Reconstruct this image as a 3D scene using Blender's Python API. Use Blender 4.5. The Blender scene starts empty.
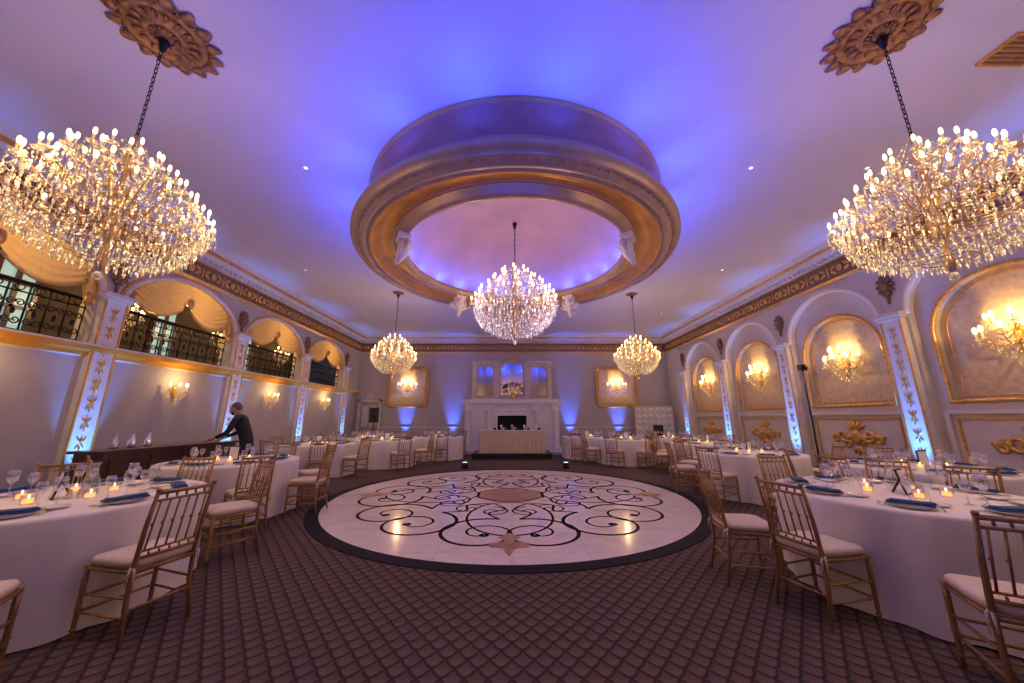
import bpy, math, random
from mathutils import Vector, Matrix
random.seed(7)
D = bpy.data
pi = math.pi
sin, cos = math.sin, math.cos
scene = bpy.context.scene
try:
    scene.view_settings.view_transform = 'Standard'
except Exception:
    pass

# ------------------------------------------------------------------ materials
def mat(name, col, rough=.5, metal=0.0, emis=None, estr=0.0, nscale=None, namt=.15, bump=0.0, bscale=None, spec=None, coat=0):
    m = D.materials.new(name); m.use_nodes = True
    nt = m.node_tree; b = nt.nodes['Principled BSDF']
    b.inputs['Base Color'].default_value = (*col, 1)
    b.inputs['Roughness'].default_value = rough
    b.inputs['Metallic'].default_value = metal
    if coat: b.inputs['Coat Weight'].default_value = coat
    if spec is not None: b.inputs['Specular IOR Level'].default_value = spec
    if emis:
        b.inputs['Emission Color'].default_value = (*emis, 1)
        b.inputs['Emission Strength'].default_value = estr
        m.cycles.emission_sampling = 'NONE'
    geo = nt.nodes.new('ShaderNodeNewGeometry')
    if nscale:
        n = nt.nodes.new('ShaderNodeTexNoise'); n.inputs['Scale'].default_value = nscale
        n.inputs['Detail'].default_value = 4
        nt.links.new(geo.outputs['Position'], n.inputs['Vector'])
        r = nt.nodes.new('ShaderNodeMapRange')
        r.inputs['From Min'].default_value = .3; r.inputs['From Max'].default_value = .7
        nt.links.new(n.outputs['Fac'], r.inputs['Value'])
        mx = nt.nodes.new('ShaderNodeMix'); mx.data_type = 'RGBA'
        mx.inputs[6].default_value = (*[c*(1-namt) for c in col], 1)
        mx.inputs[7].default_value = (*[min(1, c*(1+namt)) for c in col], 1)
        nt.links.new(r.outputs['Result'], mx.inputs[0])
        nt.links.new(mx.outputs[2], b.inputs['Base Color'])
    if bump:
        n2 = nt.nodes.new('ShaderNodeTexNoise'); n2.inputs['Scale'].default_value = bscale or 60
        nt.links.new(geo.outputs['Position'], n2.inputs['Vector'])
        bp = nt.nodes.new('ShaderNodeBump'); bp.inputs['Strength'].default_value = bump
        bp.inputs['Distance'].default_value = .01
        nt.links.new(n2.outputs['Fac'], bp.inputs['Height'])
        nt.links.new(bp.outputs['Normal'], b.inputs['Normal'])
    return m

M = {}
M['ceil'] = mat('ceiling_paint', (.66, .66, .70), .7, nscale=1.2, namt=.03)
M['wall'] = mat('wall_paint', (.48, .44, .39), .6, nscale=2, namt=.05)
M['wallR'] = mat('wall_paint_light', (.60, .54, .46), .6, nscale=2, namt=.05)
M['niche'] = mat('niche_damask', (.60, .48, .29), .55, nscale=14, namt=.16)
M['trim'] = mat('cream_trim', (.68, .61, .48), .45, nscale=6, namt=.05)
M['mould'] = mat('antique_moulding', (.48, .34, .19), .38, .3, nscale=5, namt=.12)
M['white'] = mat('white_plaster', (.80, .77, .70), .5, nscale=9, namt=.05)
M['gold'] = mat('gold_leaf', (.72, .42, .11), .35, .65, nscale=20, namt=.25)
M['goldp'] = mat('gold_paint', (.76, .38, .05), .38, .4, nscale=3, namt=.18)
M['bronze'] = mat('bronze_ornament', (.26, .15, .08), .5, .4, nscale=25, namt=.4)
M['drum'] = mat('mauve_damask', (.33, .18, .18), .65, nscale=9, namt=.1)
M['dome'] = mat('dome_plaster', (.62, .40, .30), .5, nscale=1.6, namt=.12)
M['black'] = mat('black_plastic', (.015, .015, .017), .4, nscale=10)
M['iron'] = mat('wrought_iron', (.02, .017, .015), .45, .6, nscale=20)
M['wood'] = mat('dark_wood', (.07, .03, .02), .3, nscale=8, namt=.3, coat=.3)
M['chair'] = mat('chair_gold_wood', (.38, .21, .08), .33, .35, nscale=14, namt=.15)
M['cushion'] = mat('ivory_cushion', (.70, .59, .46), .8, nscale=30, namt=.06, bump=.2)
M['cloth'] = mat('white_tablecloth', (.80, .76, .68), .75, nscale=3, namt=.03, bump=.15, bscale=220)
M['plate'] = mat('white_china', (.85, .84, .82), .15, nscale=5, namt=.02)
M['silver'] = mat('silver_rim', (.7, .7, .7), .2, 1, nscale=5, namt=.05)
M['napkin'] = mat('blue_napkin', (.015, .07, .20), .7, nscale=40, namt=.2)
M['candle'] = mat('candle_sleeve', (.70, .52, .28), .5, emis=(1, .55, .18), estr=.5, nscale=10, namt=.03)
M['flame'] = mat('bulb_glow', (1, .8, .5), .4, emis=(1, .66, .26), estr=7, nscale=10, namt=.02)
M['votive'] = mat('votive_glow', (1, .5, .15), .4, emis=(1, .40, .08), estr=1.8, nscale=10, namt=.02)
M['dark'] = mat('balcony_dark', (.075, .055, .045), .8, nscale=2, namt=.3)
M['pane'] = mat('window_daylight', (.5, .7, .7), .3, emis=(.30, .75, .80), estr=.4, nscale=3, namt=.2)
M['leaf'] = mat('foliage', (.03, .07, .03), .7, nscale=20, namt=.4)
M['flower'] = mat('flower_petals', (.80, .6, .45), .7, nscale=20, namt=.3)
M['mirror'] = mat('mirror_glass', (.42, .36, .30), .16, 1, nscale=1, namt=.03)
M['firebox'] = mat('firebox_black', (.01, .009, .008), .8, nscale=4)  # even near-black for the firebox opening
M['sequin'] = mat('sequin_cloth', (.66, .53, .38), .4, .25, nscale=70, namt=.25)
M['lens_blue'] = mat('led_lens', (.1, .2, 1), .3, emis=(.15, .3, 1), estr=12, nscale=4)
M['dl'] = mat('downlight_lens', (1, .9, .8), .3, emis=(1, .85, .7), estr=2, nscale=4)
M['inlay'] = mat('black_marble_inlay', (.012, .012, .020), .65, nscale=6, namt=.3, spec=.1)
M['beige'] = mat('beige_marble_inlay', (.42, .24, .13), .3, nscale=6, namt=.25)
M['skin'] = mat('skin', (.52, .33, .25), .55, nscale=20, namt=.06)
M['suit'] = mat('black_clothes', (.014, .015, .019), .8, nscale=12, namt=.2)
M['hair'] = mat('gray_hair', (.12, .11, .10), .8, nscale=60, namt=.4)
M['shoe'] = mat('shoe_leather', (.01, .01, .01), .3, nscale=12)
M['red'] = mat('exit_red', (.4, .05, .03), .4, emis=(1, .08, .04), estr=.25, nscale=6)
M['paper'] = mat('card_paper', (.8, .78, .74), .7, nscale=6, namt=.02)
M['door'] = mat('door_paint', (.42, .38, .36), .5, nscale=3)
M['bronze2'] = mat('antique_gold_plaster', (.36, .19, .07), .45, .4, nscale=18, namt=.5)
M['goldc'] = mat('chandelier_gilt', (.65, .42, .16), .3, .65, nscale=30, namt=.1)

def curtain_mat():
    m = D.materials.new('gold_curtain'); m.use_nodes = True; nt = m.node_tree
    b = nt.nodes['Principled BSDF']; b.inputs['Roughness'].default_value = .5
    g = nt.nodes.new('ShaderNodeNewGeometry'); n = nt.nodes.new('ShaderNodeTexNoise'); n.inputs['Scale'].default_value = 16
    nt.links.new(g.outputs['Position'], n.inputs['Vector'])
    mx = nt.nodes.new('ShaderNodeMix'); mx.data_type = 'RGBA'
    mx.inputs[6].default_value = (.62, .42, .16, 1); mx.inputs[7].default_value = (.78, .56, .27, 1)
    nt.links.new(n.outputs['Fac'], mx.inputs[0]); nt.links.new(mx.outputs[2], b.inputs['Base Color'])
    t = nt.nodes.new('ShaderNodeBsdfTranslucent'); nt.links.new(mx.outputs[2], t.inputs[0])
    ms = nt.nodes.new('ShaderNodeMixShader'); ms.inputs[0].default_value = .5
    nt.links.new(b.outputs[0], ms.inputs[1]); nt.links.new(t.outputs[0], ms.inputs[2])
    nt.links.new(ms.outputs[0], nt.nodes['Material Output'].inputs[0])
    return m
M['curtain'] = curtain_mat()

def crystal_glow_mat(name, col, emis, estr):  # painted sparkle: noise-driven emission stands in for light caught by the crystals
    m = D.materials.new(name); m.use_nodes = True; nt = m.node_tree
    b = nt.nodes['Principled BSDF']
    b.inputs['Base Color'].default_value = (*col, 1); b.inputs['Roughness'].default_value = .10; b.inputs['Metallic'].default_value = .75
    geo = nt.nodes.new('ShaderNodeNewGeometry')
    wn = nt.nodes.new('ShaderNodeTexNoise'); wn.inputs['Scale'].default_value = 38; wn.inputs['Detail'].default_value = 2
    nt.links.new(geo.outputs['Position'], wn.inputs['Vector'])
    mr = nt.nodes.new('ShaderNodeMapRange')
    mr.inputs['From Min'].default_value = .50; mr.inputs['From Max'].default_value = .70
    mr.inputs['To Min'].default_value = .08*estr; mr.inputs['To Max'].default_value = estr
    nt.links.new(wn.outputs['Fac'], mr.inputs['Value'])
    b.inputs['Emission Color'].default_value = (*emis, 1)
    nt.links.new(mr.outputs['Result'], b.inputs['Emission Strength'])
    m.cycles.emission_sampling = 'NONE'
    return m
M['crystal'] = crystal_glow_mat('crystal_warm_glow', (.74, .64, .50), (1, .70, .30), 1.7)
M['crystalc'] = crystal_glow_mat('crystal_cool_glow', (.72, .64, .70), (.92, .76, .86), 1.8)
def glassy(name, tint, transp):
    m = D.materials.new(name); m.use_nodes = True; nt = m.node_tree
    nt.nodes.clear()
    out = nt.nodes.new('ShaderNodeOutputMaterial')
    tr = nt.nodes.new('ShaderNodeBsdfTransparent'); tr.inputs[0].default_value = (*tint, 1)
    gl = nt.nodes.new('ShaderNodeBsdfGlossy'); gl.inputs['Roughness'].default_value = .08
    gl.inputs[0].default_value = (*tint, 1)
    mx = nt.nodes.new('ShaderNodeMixShader')
    lw = nt.nodes.new('ShaderNodeLayerWeight'); lw.inputs[0].default_value = .35
    mp = nt.nodes.new('ShaderNodeMapRange'); mp.inputs['To Min'].default_value = 1-transp; mp.inputs['To Max'].default_value = .85
    nt.links.new(lw.outputs['Facing'], mp.inputs['Value']); nt.links.new(mp.outputs['Result'], mx.inputs[0])
    nt.links.new(tr.outputs[0], mx.inputs[1]); nt.links.new(gl.outputs[0], mx.inputs[2])
    nt.links.new(mx.outputs[0], out.inputs[0])
    return m
M['glass'] = glassy('drinking_glass', (.97, .97, .98), .88)

class NT:
    def __init__(s, nt): s.nt = nt
    def v(s, x, sock):
        if isinstance(x, (int, float)): sock.default_value = x
        else: s.nt.links.new(x, sock)
    def m(s, op, a, b=0.0):
        n = s.nt.nodes.new('ShaderNodeMath'); n.operation = op
        s.v(a, n.inputs[0]); s.v(b, n.inputs[1]); return n.outputs[0]
    def rng(s, x, a, b, c=0.0, d=1.0):
        n = s.nt.nodes.new('ShaderNodeMapRange'); s.v(x, n.inputs[0])
        n.inputs[1].default_value = a; n.inputs[2].default_value = b
        n.inputs[3].default_value = c; n.inputs[4].default_value = d; return n.outputs[0]
    def mix(s, f, a, b):
        n = s.nt.nodes.new('ShaderNodeMix'); n.data_type = 'RGBA'; s.v(f, n.inputs[0])
        for i, x in ((6, a), (7, b)):
            if isinstance(x, tuple): n.inputs[i].default_value = (*x, 1)
            else: s.nt.links.new(x, n.inputs[i])
        return n.outputs[2]

def carpet_mat():
    m = D.materials.new('carpet_scallop'); m.use_nodes = True; nt = m.node_tree; h = NT(nt)
    b = nt.nodes['Principled BSDF']; b.inputs['Roughness'].default_value = .85
    b.inputs['Specular IOR Level'].default_value = .2
    g = nt.nodes.new('ShaderNodeNewGeometry'); sp = nt.nodes.new('ShaderNodeSeparateXYZ')
    nt.links.new(g.outputs['Position'], sp.inputs[0])
    u = h.m('DIVIDE', sp.outputs[0], .132); v = h.m('DIVIDE', h.m('SUBTRACT', 40.0, sp.outputs[1]), .078)
    j = h.m('FLOOR', v); fv = h.m('SUBTRACT', v, j)
    par = h.m('MULTIPLY', h.m('MODULO', j, 2.0), .5)
    x = h.m('SUBTRACT', h.m('FRACT', h.m('ADD', u, par)), .5)
    arc = h.m('SUBTRACT', 1.0, h.m('POWER', h.m('MULTIPLY', 2.0, h.m('ABSOLUTE', x)), 1.7))
    e = h.m('SUBTRACT', fv, arc)
    inside = h.m('LESS_THAN', e, 0.0)
    lv = h.m('MULTIPLY', h.m('ADD', fv, inside), .5)
    line = h.rng(h.m('ABSOLUTE', e), .05, .30, 1, 0)
    col = h.mix(lv, (.052, .032, .028), (.190, .130, .098))
    col = h.mix(line, col, (.020, .013, .013))
    n = nt.nodes.new('ShaderNodeTexNoise'); n.inputs['Scale'].default_value = 150
    nt.links.new(g.outputs['Position'], n.inputs['Vector'])
    col2 = h.mix(h.rng(n.outputs['Fac'], .3, .7, 0, .3), col, (.12, .08, .065))
    nt.links.new(col2, b.inputs['Base Color'])
    bp = nt.nodes.new('ShaderNodeBump'); bp.inputs['Strength'].default_value = .5; bp.inputs['Distance'].default_value = .012
    nt.links.new(h.m('ADD', h.m('SUBTRACT', lv, line), h.m('MULTIPLY', n.outputs['Fac'], .4)), bp.inputs['Height'])
    nt.links.new(bp.outputs['Normal'], b.inputs['Normal'])
    return m
M['carpet'] = carpet_mat()

def marble_mat():
    m = D.materials.new('white_marble_tiles'); m.use_nodes = True; nt = m.node_tree; h = NT(nt)
    b = nt.nodes['Principled BSDF']; b.inputs['Roughness'].default_value = .12
    g = nt.nodes.new('ShaderNodeNewGeometry'); sp = nt.nodes.new('ShaderNodeSeparateXYZ')
    nt.links.new(g.outputs['Position'], sp.inputs[0])
    def edge(o):
        f = h.m('ABSOLUTE', h.m('SUBTRACT', h.m('FRACT', h.m('DIVIDE', o, .81)), .5))
        return h.rng(f, .492, .497, 0, 1)
    e = h.m('MAXIMUM', edge(sp.outputs[0]), edge(sp.outputs[1]))
    n = nt.nodes.new('ShaderNodeTexNoise'); n.inputs['Scale'].default_value = 2.2; n.inputs['Detail'].default_value = 8
    n.inputs['Distortion'].default_value = 1.5
    nt.links.new(g.outputs['Position'], n.inputs['Vector'])
    c = h.mix(h.rng(n.outputs['Fac'], .35, .65), (.88, .81, .70), (.78, .71, .62))
    c = h.mix(h.m('MULTIPLY', e, .4), c, (.35, .3, .28))
    nt.links.new(c, b.inputs['Base Color'])
    return m
M['marble'] = marble_mat()

# ------------------------------------------------------------------ mesh builder
class MB:
    def __init__(s):
        s.v = []; s.f = []; s.mi = []; s.sm = []; s.M = Matrix.Identity(4)
    def add(s, vs, fs, mi=0, sm=True):
        o = len(s.v); Mx = s.M
        for p in vs: s.v.append(tuple(Mx @ Vector(p)))
        for f in fs:
            s.f.append(tuple(o+i for i in f)); s.mi.append(mi); s.sm.append(sm)
    def tube(s, p, q, r1, r2=None, n=6, mi=0, cap=True):
        s.path([p, q], [r1, r1 if r2 is None else r2], n, mi, cap)
    def path(s, pts, r, n=6, mi=0, cap=True, closed=False):
        P = [Vector(p) for p in pts]; k = len(P)
        if not isinstance(r, (list, tuple)): r = [r]*k
        vs = []; ref = None
        for i in range(k):
            if closed: t = P[(i+1) % k]-P[i-1]
            else: t = P[min(i+1, k-1)]-P[max(i-1, 0)]
            if t.length < 1e-9: t = Vector((0, 0, 1))
            t.normalize()
            if ref is None:
                ref = Vector((0, 0, 1)) if abs(t.z) < .9 else Vector((1, 0, 0))
            a = ref-t*ref.dot(t)
            if a.length < 1e-4: a = t.orthogonal()
            a.normalize(); ref = a; b = t.cross(a)
            for j in range(n):
                an = 2*pi*j/n
                vs.append(P[i]+(a*cos(an)+b*sin(an))*r[i])
        fs = []
        for i in range(k if closed else k-1):
            i2 = (i+1) % k
            for j in range(n):
                fs.append((i*n+j, i*n+(j+1) % n, i2*n+(j+1) % n, i2*n+j))
        if cap and not closed:
            fs.append(tuple(range(n))[::-1]); fs.append(tuple((k-1)*n+j for j in range(n)))
        s.add(vs, fs, mi)
    def box(s, c, size, mi=0, rz=0.0, rm=None):
        R = rm if rm is not None else Matrix.Rotation(rz, 3, 'Z')
        vs = []
        for dx in (-.5, .5):
            for dy in (-.5, .5):
                for dz in (-.5, .5):
                    vs.append(Vector(c)+R @ Vector((dx*size[0], dy*size[1], dz*size[2])))
        s.add(vs, [(0, 1, 3, 2), (4, 6, 7, 5), (0, 4, 5, 1), (2, 3, 7, 6), (0, 2, 6, 4), (1, 5, 7, 3)], mi, False)
    def bx(s, a, b, mi=0):
        s.box([(a[i]+b[i])/2 for i in range(3)], [abs(b[i]-a[i]) for i in range(3)], mi)
    def lathe(s, prof, n=16, c=(0, 0, 0), mi=0, mis=None, smooth=True):
        vs = []; k = len(prof)
        for r, z in prof:
            for j in range(n):
                a = 2*pi*j/n; vs.append((c[0]+r*cos(a), c[1]+r*sin(a), c[2]+z))
        for i in range(k-1):
            fs = [(i*n+j, i*n+(j+1) % n, (i+1)*n+(j+1) % n, (i+1)*n+j) for j in range(n)]
            if i == 0: s.add(vs, [], mi)
            o = len(s.v)-len(vs)
            for f in fs:
                s.f.append(tuple(o+q for q in f)); s.mi.append(mis[i] if mis else mi); s.sm.append(smooth)
    def ell(s, c, r, mi=0, nu=8, nv=5, rm=None):
        vs = []; c = Vector(c)
        vs.append(Vector((0, 0, 1)))
        for i in range(1, nv):
            t = pi*i/nv
            for j in range(nu):
                a = 2*pi*j/nu; vs.append(Vector((sin(t)*cos(a), sin(t)*sin(a), cos(t))))
        vs.append(Vector((0, 0, -1)))
        out = []
        for p in vs:
            q = Vector((p.x*r[0], p.y*r[1], p.z*r[2]))
            if rm is not None: q = rm @ q
            out.append(c+q)
        fs = [(0, 1+j, 1+(j+1) % nu) for j in range(nu)]
        for i in range(nv-2):
            for j in range(nu):
                a = 1+i*nu; b = a+nu
                fs.append((a+j, b+j, b+(j+1) % nu, a+(j+1) % nu))
        l = len(out)-1; a = 1+(nv-2)*nu
        fs += [(l, a+(j+1) % nu, a+j) for j in range(nu)]
        s.add(out, fs, mi)
    def octa(s, c, r, h, mi=0, rot=0.0):
        x, y, z = c; vs = [(x, y, z+h*.55)]
        for j in range(4):
            a = rot+j*pi/2; vs.append((x+r*cos(a), y+r*sin(a), z+h*.1))
        vs.append((x, y, z-h))
        s.add(vs, [(0, 1, 2), (0, 2, 3), (0, 3, 4), (0, 4, 1), (5, 2, 1), (5, 3, 2), (5, 4, 3), (5, 1, 4)], mi, False)
    def ribbon(s, pts, w, z, mi=0, closed=False, t=.002):
        P = [Vector((p[0], p[1], 0)) for p in pts]; k = len(P); vs = []
        for i in range(k):
            d = (P[(i+1) % k]-P[i-1]) if closed else (P[min(i+1, k-1)]-P[max(i-1, 0)])
            d.normalize(); nn = Vector((-d.y, d.x, 0))
            ww = w[i] if isinstance(w, list) else w
            for q in (P[i]+nn*ww/2, P[i]-nn*ww/2): vs.append((q.x, q.y, z))
        fs = []
        for i in range(k if closed else k-1):
            j = (i+1) % k; fs.append((2*i, 2*i+1, 2*j+1, 2*j))
        s.add(vs, fs, mi, False)
    def prof(s, pr, s0, s1, mi=0, mis=None):
        n = len(pr); vs = [(s0, t, z) for t, z in pr]+[(s1, t, z) for t, z in pr]
        o = len(s.v); s.add(vs, [], mi)
        for i in range(n-1):
            s.f.append((o+i, o+i+1, o+n+i+1, o+n+i)); s.mi.append(mis[i] if mis else mi); s.sm.append(False)
    def mesh(s, name, mats):
        me = D.meshes.new(name); me.from_pydata(s.v, [], s.f)
        for m in mats: me.materials.append(M[m] if isinstance(m, str) else m)
        me.polygons.foreach_set('material_index', s.mi)
        me.polygons.foreach_set('use_smooth', s.sm)
        me.update(); return me
    def obj(s, name, mats, loc=(0, 0, 0), parent=None):
        return inst(name, s.mesh(name, mats), loc, 0, parent)

def inst(name, me, loc=(0, 0, 0), rz=0, parent=None, sc=1):
    o = D.objects.new(name, me); o.location = loc; o.rotation_euler = (0, 0, rz)
    o.scale = (sc, sc, sc) if isinstance(sc, (int, float)) else sc
    scene.collection.objects.link(o)
    if parent: o.parent = parent
    return o
def empty(name, loc=(0, 0, 0), rz=0):
    return inst(name, None, loc, rz)
def light(name, typ, loc, e, col, d=None, parent=None, **kw):
    l = D.lights.new(name, typ); l.energy = e; l.color = col
    for k, v in kw.items(): setattr(l, k, v)
    o = D.objects.new(name, l); o.location = loc
    if d is not None: o.rotation_euler = Vector(d).to_track_quat('-Z', 'Y').to_euler()
    scene.collection.objects.link(o)
    if parent: o.parent = parent
    return o

# ------------------------------------------------------------------ room constants
XL, XR, YB, YF, ZC = -6.85, 7.0, -5.0, 15.2, 5.05
WARM = (1, .60, .26)
ML = Matrix(((0, 1, 0, XL), (1, 0, 0, 0), (0, 0, 1, 0), (0, 0, 0, 1)))
MR = Matrix(((0, -1, 0, XR), (1, 0, 0, 0), (0, 0, 1, 0), (0, 0, 0, 1)))
MF = Matrix(((1, 0, 0, 0), (0, -1, 0, YF-.003), (0, 0, 1, 0), (0, 0, 0, 1)))
MBk = Matrix(((1, 0, 0, 0), (0, 1, 0, YB), (0, 0, 1, 0), (0, 0, 0, 1)))

def arch_pts(c, hw, zb, zs, rise, N=24):
    p = [(c-hw, zb)]
    for i in range(N+1):
        a = pi-pi*i/N; p.append((c+hw*cos(a), zs+rise*sin(a)))
    p.append((c+hw, zb)); return p
def quad(mb, s0, s1, z0, z1, t, mi):
    if s1-s0 > 1e-5 and z1-z0 > 1e-5:
        mb.add([(s0, t, z0), (s1, t, z0), (s1, t, z1), (s0, t, z1)], [(0, 1, 2, 3)], mi, False)
def arch_wall(mb, s0, s1, z0, z1, c, hw, zb, zs, rise, t, t2, mi, mi2, back=None, N=24):
    quad(mb, s0, c-hw, z0, z1, t, mi); quad(mb, c+hw, s1, z0, z1, t, mi); quad(mb, c-hw, c+hw, z0, zb, t, mi)
    P = arch_pts(c, hw, zb, zs, rise, N)
    A = P[1:-1]
    for i in range(len(A)-1):
        mb.add([(A[i][0], t, A[i][1]), (A[i+1][0], t, A[i+1][1]), (A[i+1][0], t, z1), (A[i][0], t, z1)], [(0, 1, 2, 3)], mi, False)
    for i in range(len(P)):
        j = (i+1) % len(P)
        mb.add([(P[i][0], t, P[i][1]), (P[j][0], t, P[j][1]), (P[j][0], t2, P[j][1]), (P[i][0], t2, P[i][1])], [(0, 1, 2, 3)], mi2, False)
    if back is not None:
        mb.add([(p[0], t2, p[1]) for p in P], [tuple(range(len(P)))], back, False)
def arch_tube(mb, c, hw, zb, zs, rise, t, r, mi, closed=True, n=6):
    P = arch_pts(c, hw, zb, zs, rise)
    mb.path([(a, t, b) for a, b in P], r, n, mi, closed=closed)

def spiral(cx, cz, r0, r1, a0, turns, n=22):
    out = []
    for i in range(n+1):
        u = i/n; r = r0+(r1-r0)*u; a = a0+turns*2*pi*u
        out.append((cx+r*cos(a), cz+r*sin(a)))
    return out
def ornament(mb, cs, cz, w, h, t, mi):
    r = .035*min(w, h*1.3)+.004
    mb.ell((cs, t, cz), (w*.10, r*1.2, h*.22), mi)
    for k in range(5):
        a = pi/2+(k-2)*.5
        mb.ell((cs+cos(a)*h*.2, t, cz+h*.18+sin(a)*h*.14), (w*.03+.006, r, h*.14), mi, 6, 4,
               Matrix.Rotation(-(a-pi/2), 3, 'Y'))
    for k in range(3):
        a = -pi/2+(k-1)*.6
        mb.ell((cs+cos(a)*h*.12, t, cz-h*.2+sin(a)*h*.14), (w*.03+.006, r, h*.13), mi, 6, 4,
               Matrix.Rotation(-(a-pi/2), 3, 'Y'))
    for sg in (-1, 1):
        for (ox, oz, rr, a0, tn) in ((.24, .04, .16, pi, 1.3), (.38, -.05, .11, pi*.9, -1.3), (.17, -.2, .10, pi, -1.2)):
            P = spiral(ox*w, oz*h, rr*h*1.1, .03*h, a0, tn, 14)
            mb.path([(cs+sg*a, t, cz+b) for a, b in P], [r*1.1*(1-.5*i/14) for i in range(15)], 5, mi)
        mb.ell((cs+sg*w*.42, t, cz+h*.02), (w*.09, r, h*.06), mi, 6, 4)
        mb.ell((cs+sg*w*.12, t, cz+h*.0), (w*.12, r, h*.07), mi, 6, 4)

# ------------------------------------------------------------------ floor / ceiling
mb = MB(); mb.bx((XL-3, YB-.2, -.1), (XR+.3, YF+.3, 0), 0); mb.obj('floor', ['carpet'])
mb = MB(); mb.bx((XL-3, YB-.2, ZC), (XR+.3, YF+.3, ZC+.1), 0); mb.obj('ceiling', ['ceil'])

# dance floor
DC = (-.03, 6.87); DR = 3.32
mb = MB()
mb.lathe([(0, .006), (DR-.1, .006), (DR, .006), (DR, 0)], 96, (0, 0, 0), 0, smooth=False)
mb.lathe([(DR-.17, .0075), (DR+.01, .0075), (DR+.012, .0)], 96, mi=1, smooth=False)
Z = .0078
def rib(pts, w, mi=1, closed=False, z=Z): mb.ribbon(pts, w, z, mi, closed)
def rot(p, a): return (p[0]*cos(a)-p[1]*sin(a), p[0]*sin(a)+p[1]*cos(a))
for k in range(8):
    A = k*pi/4+pi/8
    for sg in (-1, 1):
        P = spiral(2.15, .52, .62, .10, pi*1.02, 1.6, 60)
        P = [(a, b*sg) for a, b in P]
        W = [.056-.028*i/60 for i in range(61)]
        rib([rot(p, A) for p in P], W)
        e = P[-1]; rib([rot((e[0]+.04*cos(t), e[1]+.04*sin(t)), A) for t in [i*pi/6 for i in range(12)]], .05, closed=True)
        st = P[0]
        Q = []
        for i in range(17):
            u = i/16; Q.append(((.78+(st[0]-.78)*u), sg*(.05+ (abs(st[1])-.05)*u+.16*sin(u*2*pi))))
        rib([rot(p, A) for p in Q], .042, z=Z+.0004)
        P = spiral(1.18, .26*sg, .26, .06, pi, 1.2*sg, 34)
        rib([rot(p, A+pi/8) for p in P], .032, z=Z+.0006)
for k in range(4):
    A = k*pi/2
    P = [(1.45+.85*cos(t), .62*sin(t)) for t in [i*2*pi/60 for i in range(60)]]
    rib([rot(p, A) for p in P], .038, closed=True, z=Z+.0008)
P = [rot((.66, 0), i*pi/4+pi/8) for i in range(8)]
mb.add([(p[0], p[1]*.9, Z+.0014) for p in P], [tuple(range(8))], 1, False)
mb.add([(p[0]*.93, p[1]*.93*.9, Z+.0020) for p in P], [tuple(range(8))], 2, False)
for k in range(4):
    A = k*pi/2
    shp = [(2.2, 0), (2.35, .14), (2.5, .05), (2.55, .24), (2.68, .22), (2.72, .07), (2.95, 0), (2.72, -.07), (2.68, -.22), (2.55, -.24), (2.5, -.05), (2.35, -.14)]
    q = [rot(p, A) for p in shp]; c = rot((2.55, 0), A)
    mb.add([(c[0], c[1], Z+.0012)]+[(a, b, Z+.0012) for a, b in q], [(0, i+1, (i+1) % 12+1) for i in range(12)], 2, False)
mb.obj('dance_floor', ['marble', 'inlay', 'beige'], (DC[0], DC[1], 0))

# ------------------------------------------------------------------ right wall
BAYR = 2.6; PR = [6.0+BAYR*k for k in range(-4, 4)]
mb = MB(); mb.M = MR
tr = MB(); tr.M = MR
quad(mb, YB, PR[0], 0, ZC, 0, 0); quad(mb, PR[-1], YF, 0, ZC, 0, 0)
for a, b in zip(PR[:-1], PR[1:]):
    c = (a+b)/2
    arch_wall(mb, a, b, 0, ZC, c, 1.08, 0, 3.2, .95, 0, -.12, 0, 1)
    arch_wall(mb, c-1.08, c+1.08, 0, 4.2, c, .90, 1.66, 2.75, .85, -.12, -.24, 0, 1, back=2)
    arch_tube(tr, c, .90, 1.66, 2.75, .85, -.115, .035, 1)
    arch_tube(tr, c, .80, 1.74, 2.75, .76, -.235, .012, 1)
    P = arch_pts(c, 1.10, 3.2, 3.2, .97)
    tr.path([(p, .0, q) for p, q in P[1:-1]], .06, 8, 0)
    P = arch_pts(c, 1.17, 3.2, 3.2, 1.03)
    tr.path([(p, .0, q) for p, q in P[1:-1]], .022, 6, 0)
    for z in (.50, 1.50): tr.bx((c-.98, -.12, z-.03), (c+.98, -.07, z+.03), 0)
    for s_ in (-.98, .98): tr.bx((c+s_-.03, -.12, .5), (c+s_+.03, -.07, 1.5), 0)
    for z in (.60, 1.40): tr.bx((c-.88, -.12, z-.015), (c+.88, -.095, z+.015), 1)
    for s_ in (-.88, .88): tr.bx((c+s_-.015, -.12, .6), (c+s_+.015, -.095, 1.4), 1)
    ornament(tr, c, 1.02, 1.15, .78, -.11, 1)
    tr.bx((c-1.08, -.12, 0), (c+1.08, -.06, .22), 0)
mb.obj('wall_right', ['wallR', 'trim', 'niche'])
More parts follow.
